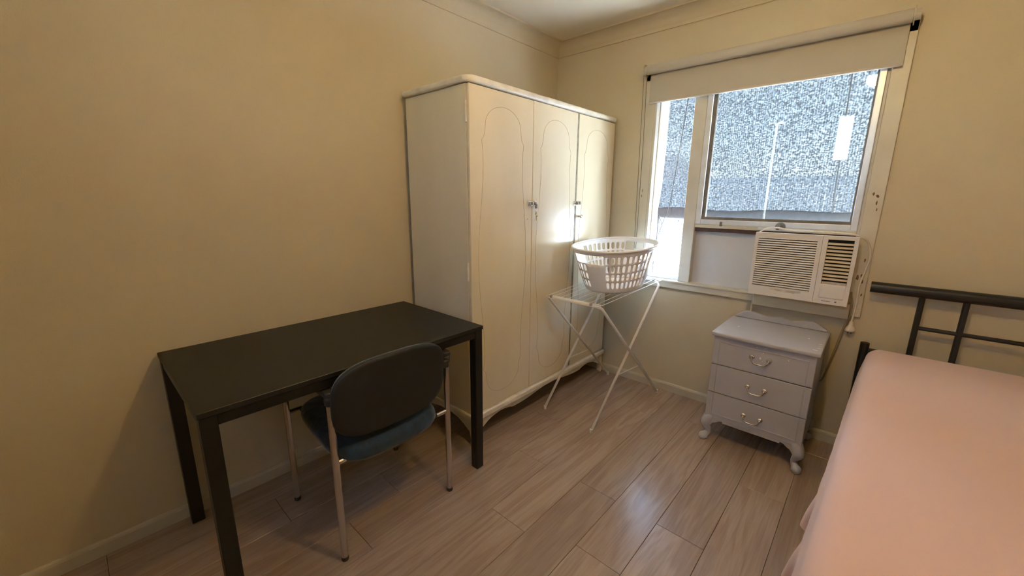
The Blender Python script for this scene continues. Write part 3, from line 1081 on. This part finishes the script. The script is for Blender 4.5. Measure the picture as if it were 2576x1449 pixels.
# knocks in the grey paint showing white
for k, (fx, fz, fr2) in enumerate(((1.611, 0.594, 0.003), (1.647, 0.597, 0.003), (1.654, 0.601, 0.0025), (1.641, 0.571, 0.003), (1.632, 0.541, 0.007), (1.749, 0.562, 0.0035))):
    pts = [(fx + fr2 * (0.6 + 0.4 * random.random()) * math.cos(2 * PI * q / 7), fz + fr2 * (0.6 + 0.4 * random.random()) * math.sin(2 * PI * q / 7)) for q in range(7)]
    B().prism(pts, 'y', CY0 - 0.0006, CY0 + 0.001).build('paint_chip', 'chip_white', cs)
for fx, fy, rx, ry in ((1.481, -0.26, 0.005, 0.012), (1.796, -0.236, 0.004, 0.010), (1.852, -0.30, 0.010, 0.003), (1.854, -0.335, 0.008, 0.003), (1.850, -0.37, 0.012, 0.003), (1.840, -0.41, 0.014, 0.004), (1.404, -0.445, 0.006, 0.006)):
    pts = [(fx + rx * (0.6 + 0.4 * random.random()) * math.cos(2 * PI * q / 8), fy + ry * (0.6 + 0.4 * random.random()) * math.sin(2 * PI * q / 8)) for q in range(8)]
    B().prism(pts, 'z', 0.633, 0.6346).build('paint_chip', 'chip_white', cs)

# ================================================================ air conditioner
ac = thing('air_conditioner', (1.697, -0.06, 0.806), 'white window air conditioner with slatted grille above the bedside chest', 'air conditioner')
AX0, AX1, AZ0, AZ1, AY = 1.480, 1.914, 0.806, 1.147, -0.150
B().box(AX0 + 0.012, AX1 - 0.008, AY + 0.03, 0.036, AZ0 + 0.008, AZ1 - 0.014).build('casing', 'ac_side', ac, bevel=0.003)
DV = 1.776                                            # join between the two halves
GX0, GX1, GZ0, GZ1 = 1.4955, 1.7555, 0.858, 1.124      # left grille opening
RX0, RX1, RZ0, RZ1 = 1.797, 1.898, 0.838, 1.130        # right recess
fr = B()
fr.box(AX0, GX0, AY, AY + 0.035, AZ0, AZ1).box(GX1, DV - 0.0015, AY, AY + 0.035, AZ0, AZ1)
fr.box(GX0, GX1, AY, AY + 0.035, AZ0, GZ0).box(GX0, GX1, AY, AY + 0.035, GZ1, AZ1)
fr.build('grille_frame', 'ac_white', ac)
fr = B()
fr.box(DV, RX0, AY - 0.003, AY + 0.035, AZ0, AZ1).box(RX1, AX1, AY - 0.003, AY + 0.035, AZ0, AZ1)
fr.box(RX0, RX1, AY - 0.003, AY + 0.035, AZ0, RZ0).box(RX0, RX1, AY - 0.003, AY + 0.035, RZ1, AZ1)
cp = fr.build('outlet_frame', 'ac_white', ac)
B().box(GX0, GX1, AY + 0.014, AY + 0.026, GZ0, GZ1).build('filter', 'ac_dark', ac)
B().box(RX0, RX1, AY + 0.022, AY + 0.030, RZ0, RZ1).build('outlet_back', 'ac_dark', ac)
NS = 22
pit = (GZ1 - GZ0) / NS
s0 = None
for k in range(NS):
    if s0 is None:
        s0 = B().prism([(AY, GZ0 + 0.0048), (AY + 0.010, GZ0 + 0.0048), (AY + 0.010, GZ0 + pit), (AY + 0.001, GZ0 + pit)], 'x', GX0, GX1).build('slat', 'ac_white', ac)
    else:
        clone(s0, ac, (0, 0, k * pit))
VB = 0.922
pit2 = (RZ1 - 0.008 - VB - 0.006) / 11
s0 = None
for k in range(11):
    zb = VB + 0.008
    if s0 is None:
        s0 = B().prism([(AY + 0.001, zb + 0.006), (AY + 0.001, zb - 0.002), (AY + 0.010, zb + 0.003), (AY + 0.012, zb + 0.008)], 'x', RX0 + 0.001, RX1 - 0.001).build('vane', 'ac_side', ac)
    else:
        clone(s0, ac, (0, 0, k * pit2))
cd = B().box(RX0 - 0.002, RX1 + 0.001, AY - 0.007, AY + 0.020, RZ0 - 0.004, VB - 0.012).build('control_cover', 'ac_white', ac, bevel=0.008, seg=3)
B().box(RX0 + 0.002, RX1 - 0.002, AY - 0.005, AY + 0.020, VB - 0.012, VB - 0.003).build('cover_lip', 'sticker_grey', ac, bevel=0.001)
# illegible maker's wordmark and small emblem, worn sticker
wm = B()
x = 1.812
for k, w in enumerate((0.0042, 0.003, 0.0034, 0.003, 0.0026, 0.0034, 0.003, 0.0036, 0.003, 0.0028, 0.0022, 0.0016)):
    h = 0.0042 if k in (0, 7) else 0.0030
    wm.box(x, x + w * 0.82, AY - 0.0036, AY - 0.003, 0.8195, 0.8195 + h)
    x += w
wm.build('wordmark', 'dark_bead', ac)
B().box(1.864, 1.872, AY - 0.0036, AY - 0.003, 0.8185, 0.8255).build('emblem', 'dark_bead', ac)
st = [(1.575, 0.847), (1.60, 0.850), (1.65, 0.849), (1.72, 0.852), (1.722, 0.841), (1.70, 0.839), (1.69, 0.835), (1.67, 0.838), (1.65, 0.836), (1.645, 0.840), (1.62, 0.838), (1.60, 0.842), (1.585, 0.842)]
B().prism(st, 'y', AY - 0.0003, AY + 0.002).build('worn_sticker', 'sticker_grey', ac)
# power cord over the top, down the right, loose plug at the end
cordp = bez([(1.486, -0.10, 1.142), (1.52, -0.105, 1.166), (1.57, -0.11, 1.172), (1.65, -0.11, 1.160), (1.74, -0.11, 1.162), (1.84, -0.11, 1.161), (1.905, -0.105, 1.152),
             (1.945, -0.06, 1.118), (1.962, -0.035, 1.05), (1.955, -0.03, 0.98), (1.944, -0.03, 0.90), (1.946, -0.028, 0.82), (1.944, -0.028, 0.75), (1.942, -0.026, 0.705)], 6)
pc = B().tube(cordp, 0.0042, 8).build('power_cord', 'cable_white', ac, smooth=True)
pl = B()
pl.lathe((1.942, -0.026, 0.655), [(0.012, 0.0), (0.021, 0.002), (0.022, 0.012), (0.017, 0.024), (0.010, 0.034), (0.008, 0.052), (0.005, 0.056)], 14)
pl.build('plug', 'cable_white', pc, smooth=True)
B().box(1.934, 1.938, -0.028, -0.024, 0.643, 0.657).box(1.946, 1.950, -0.028, -0.024, 0.643, 0.657).build('plug_pin', 'dark_bead', pc)
cb = B().tube(bez([(1.918, -0.022, 0.86), (1.931, -0.026, 0.80), (1.930, -0.028, 0.74), (1.914, -0.028, 0.66), (1.900, -0.026, 0.56), (1.884, -0.024, 0.46), (1.868, -0.020, 0.36), (1.845, -0.02, 0.345)], 6), 0.0040, 8) \
    .build('cable', 'cable_brown', None, smooth=True)
tag(cb, 'dull brown cable running from the air conditioner down behind the bedside chest', 'cable')

# ================================================================ roller blind
rb = thing('roller_blind', (1.35, -0.06, 1.91), 'rolled-up cream roller blind with bottom bar above the window', 'blind')
B().tube([(0.746, -0.062, 2.104), (1.944, -0.062, 2.104)], 0.0275, 24).build('roll', 'blind_fabric', rb, smooth=False)
B().box(0.757, 1.940, -0.0372, -0.0355, 1.918, 2.104).build('fabric', 'blind_fabric', rb)
B().tube([(0.757, -0.0365, 1.917), (1.940, -0.0365, 1.917)], 0.0075, 12).build('bottom_bar', 'blind_bar', rb)
for x0, x1 in ((0.728, 0.744), (1.946, 1.968)):
    B().prism([(-0.0925, 2.090), (-0.090, 2.122), (-0.075, 2.138), (-0.018, 2.138), (-0.018, 2.075), (-0.070, 2.072)], 'x', x0, x0 + 0.004 if x0 < 1 else x0 + 0.004).build('bracket', 'blind_bar', rb)
    B().lathe((x0 + 0.004, -0.062, 2.104), [(0.022, 0), (0.022, x1 - x0 - 0.004)], 16, 'x').build('end_cap', 'blind_bar', rb)
for dy in (-0.012, 0.010):
    xx = 0.727 if dy < 0 else 0.738
    B().tube(bez([(xx, -0.062 + dy, 2.10), (xx - 0.001, -0.045 + dy, 1.7), (xx - 0.002, -0.032 + dy * 0.5, 1.2), (xx - 0.002 + 0.002, -0.030, 0.98)], 6), 0.0016, 6).build('chain', 'dark_bead', rb)

# ================================================================ bed and mattress
bd = thing('bed_frame', (2.7, -1.05, 0), 'black tubular metal bed frame with grid headboard', 'bed')
HB = -0.060
BR = 3.37                                   # right post
B().tube([(2.010, HB, 0.0), (2.010, HB, 0.620)], 0.0185, 18).build('post', 'bed_metal', bd)
B().tube([(BR, HB, 0.0), (BR, HB, 0.620)], 0.0185, 18).build('post', 'bed_metal', bd)
B().tube([(1.987, HB, 0.906), (BR + 0.023, HB, 0.906)], 0.0265, 20).build('top_rail', 'bed_metal', bd)
for x in (2.172, 2.312, 3.068, 3.208):
    B().tube([(x, HB, 0.585), (x, HB, 0.885)], 0.0115, 12).build('upright', 'bed_metal', bd)
B().tube([(2.172, HB, 0.736), (3.208, HB, 0.736)], 0.0095, 12).build('cross_rail', 'bed_metal', bd)
B().tube([(2.02, HB, 0.585), (BR - 0.01, HB, 0.585)], 0.0105, 12).build('cross_rail', 'bed_metal', bd)
for x in (2.045, BR - 0.045):
    B().box(x - 0.014, x + 0.014, -2.13, HB, 0.225, 0.275).build('side_rail', 'bed_metal', bd, bevel=0.003)
    B().tube([(x, -2.13, 0.0), (x, -2.13, 0.40)], 0.0185, 16).build('foot_post', 'bed_metal', bd)
B().tube([(2.045, -2.13, 0.38), (BR - 0.045, -2.13, 0.38)], 0.012, 12).build('foot_rail', 'bed_metal', bd)
s0 = None
for k in range(11):
    if s0 is None:
        s0 = B().box(2.045, BR - 0.045, -0.20, -0.13, 0.275, 0.287).build('slat', 'mattress_white', bd)
    else:
        clone(s0, bd, (0, -k * 0.172, 0))

MX0, MX1, MY0, MY1, MZ = 2.022, 3.335, -2.02, -0.095, 0.630


def sheet_point(u, v):
    """u, v in metres over the unfolded sheet; beyond the top it rolls down the sides"""
    r = 0.055
    x0, x1, y0, y1 = r, (MX1 - MX0) - r, r, (MY1 - MY0) - r
    cx, cy = min(max(u, x0), x1), min(max(v, y0), y1)
    du, dv = u - cx, v - cy
    d = min(math.hypot(du, dv), 0.26 + r)
    yy_ = MY0 + cy
    slew = -0.062 * max(0.0, min(1.0, (MY1 - yy_) / 1.7))        # edge drifts outwards away from the headboard
    fx = 1 - cx / (MX1 - MX0)
    bx, by = MX0 + cx + slew * fx, yy_
    z = MZ - 0.010 * (1 - math.sin(PI * min(1, cy / (MY1 - MY0)))) + 0.004 * math.sin(cx * 7) * math.sin(cy * 5)
    if d < 1e-6:
        return (bx, by, z)
    hh = math.hypot(du, dv)
    nx, ny = du / hh, dv / hh
    arc = r * PI / 2
    if d < arc:
        a = d / r
        ex, dz = r * math.sin(a), r * (1 - math.cos(a))
        dep = 0.0
    else:
        dep = d - arc
        ex, dz = r, r + dep
        t = min(1.0, dep / 0.25)
        ex += 0.020 * math.sin(t * PI * 0.8)
        per = cx * 1.0 + cy * 1.0 + math.atan2(ny, nx) * 0.1
        amp = 0.018 * max(0.0, (dep - 0.10) / 0.13) ** 1.1 * (0.15 + 0.85 * max(0.0, min(1.0, (-0.95 - by) / 0.4)))
        ex += amp * (0.35 + math.sin(per * 47) * 0.8 + 0.7 * math.sin(per * 29 + 1.3) + 0.4 * math.sin(per * 83))
        if dep > 0.235:
            ex -= (dep - 0.235) * 1.4
            dz -= (dep - 0.235) * 0.35
    if ny > 0.25:
        ex = min(ex, r - 0.004)
    return (bx + nx * ex, by + ny * ex, z - dz)


mt = thing('mattress', (2.68, -1.05, 0.287), 'thick mattress under a plain salmon pink fitted sheet', 'mattress')
nu, nv = 190, 240
Wm, Lm, over = MX1 - MX0, MY1 - MY0, 0.26
B().grid(lambda a, b_: sheet_point(-over + a * (Wm + 2 * over), -over + b_ * (Lm + 2 * over)), nu, nv).build('fitted_sheet', 'sheet_pink', mt, smooth=True)
B().box(MX0 + 0.02, MX1 - 0.02, MY0 + 0.02, MY1 - 0.02, 0.2875, 0.59).build('mattress_core', 'mattress_white', mt, bevel=0.03)

# ================================================================ ceiling lamp
lm = thing('ceiling_lamp_offscreen', (1.762, -1.75, 2.235), 'warm yellow ceiling lamp mirrored in the window glass', 'lamp')
B().lathe((1.762, -1.75, 2.40), [(0.045, 0.02), (0.045, 0.005), (0.035, 0.0), (0.026, -0.02), (0.024, -0.06), (0.020, -0.075)], 20).build('batten_holder', 'ac_white', lm)
B().lathe((1.762, -1.75, 2.24), [(0.003, -0.047), (0.018, -0.043), (0.034, -0.031), (0.044, -0.012), (0.046, 0.006), (0.042, 0.026), (0.030, 0.050), (0.020, 0.070), (0.016, 0.085)], 20).build('bulb_offscreen', 'bulb_glow', lm, smooth=True)

# ================================================================ outside
struct(B().box(-30, 30, -5.1, 60, -0.55, -0.35).build('ground', 'ground_pale'))
struct(B().box(-30, 30, -40, -5.1, -0.55, -0.34).build('ground_rear', 'ground_pale'))  # unseen ground behind the house, added to bounce daylight into the covered window
struct(B().prism([(0.1, 2.36), (1.16, 2.36), (1.18, 2.44), (0.1, 2.78)], 'x', -3.0, 7.0).build('eave_sunblock', 'eave_white'))  # unseen overhang, deepened to keep the sun off the shade cloth


# outdoor shade cloth hung from the eave
def cl(u, v):
    z = 2.36 - v * (2.36 - 1.215)
    le = 0.690 - 0.028 * v ** 6
    x = le + u * (2.35 - le)
    y = 0.46 + 0.010 * math.sin(x * 9 + v) * (0.3 + v) + 0.006 * math.sin(x * 23 + 2) * v
    return (x, y, z)


oc = thing('shade_awning', (1.5, 0.46, 1.19), 'grey knitted shade cloth hanging outside the window', 'awning')
B().grid(cl, 60, 40).build('cloth', 'shade_cloth', oc, smooth=True)


def hem(u, v):
    p = cl(u, 1.0)
    a = v * 2 * PI
    h = 0.038 + 0.005 * math.sin(u * 17)
    return (p[0], p[1] + 0.012 * math.cos(a), 1.210 + 0.004 * math.sin(u * 11 + 1) + h * math.sin(a))


B().grid(hem, 60, 12).build('hem_roll', 'hem_cloth', oc, smooth=True)
B().tube(bez([(0.840, 0.445, 2.2), (0.80, 0.445, 1.7), (0.757, 0.44, 1.23), (0.745, 0.40, 1.16), (0.70, 0.30, 0.85), (0.67, 0.27, 0.72)], 8), 0.0035, 6).build('pull_cord', 'cord_dark', oc)
B().tube(bez([(0.690, 0.44, 1.19), (0.700, 0.43, 1.12), (0.722, 0.43, 1.05), (0.735, 0.43, 1.06), (0.72, 0.43, 1.13), (0.694, 0.435, 1.18)], 6), 0.003, 6).build('cord_loop', 'cord_dark', oc)
B().tube(bez([(0.682, 0.44, 1.20), (0.690, 0.43, 1.05), (0.683, 0.42, 0.9), (0.69, 0.41, 0.72)], 6), 0.005, 6).build('tie_rope', 'cord_dark', oc)
B().tube(bez([(1.722, 0.445, 2.25), (1.735, 0.445, 1.7), (1.749, 0.44, 1.22)], 6), 0.004, 6).build('pull_cord', 'cord_dark', oc)

# metal picket fence across the yard
fn = thing('fence', (-3.8, 13.0, -0.35), 'pale blue metal picket fence across the yard seen through the window', 'fence')
pk = B()
x = -9.0
while x < 1.5:
    pk.box(x, x + 0.055, 13.0, 13.03, -0.33, 1.80)
    x += 0.098
tag(pk.build('pickets', 'fence_metal', fn), kind='stuff')
for z in (0.45, 1.55):
    B().box(-9, 1.5, 13.03, 13.08, z, z + 0.07).build('rail', 'fence_rail', fn)
B().box(-9, 1.5, 12.98, 13.06, 1.80, 2.02).build('top_panel', 'house_white', fn)
for x in (-9, -6.4, -3.8, -1.2, 1.4):
    B().box(x, x + 0.08, 13.03, 13.11, -0.35, 1.85).build('post', 'fence_rail', fn)

hs = thing('neighbour_house', (-9.5, 22.0, -0.35), 'neighbouring house with tiled roof and red brick chimney beyond the fence', 'house')
B().box(-15, -7.0, 20.5, 26, -0.35, 2.3).build('wall', 'house_white', hs)
B().prism([(20.1, 2.25), (23.2, 3.9), (26.4, 2.25)], 'x', -15.3, -7.6).build('roof', 'roof_tile', hs)
B().box(-15.3, -7.4, 20.0, 20.12, 2.15, 2.32).build('fascia', 'house_white', hs)
cm = B().box(-8.25, -7.55, 20.7, 21.3, 2.0, 3.15).build('chimney', 'brick_far', hs)
B().box(-8.32, -7.48, 20.63, 21.37, 3.05, 3.30).build('chimney_cap', 'brick_far', cm)
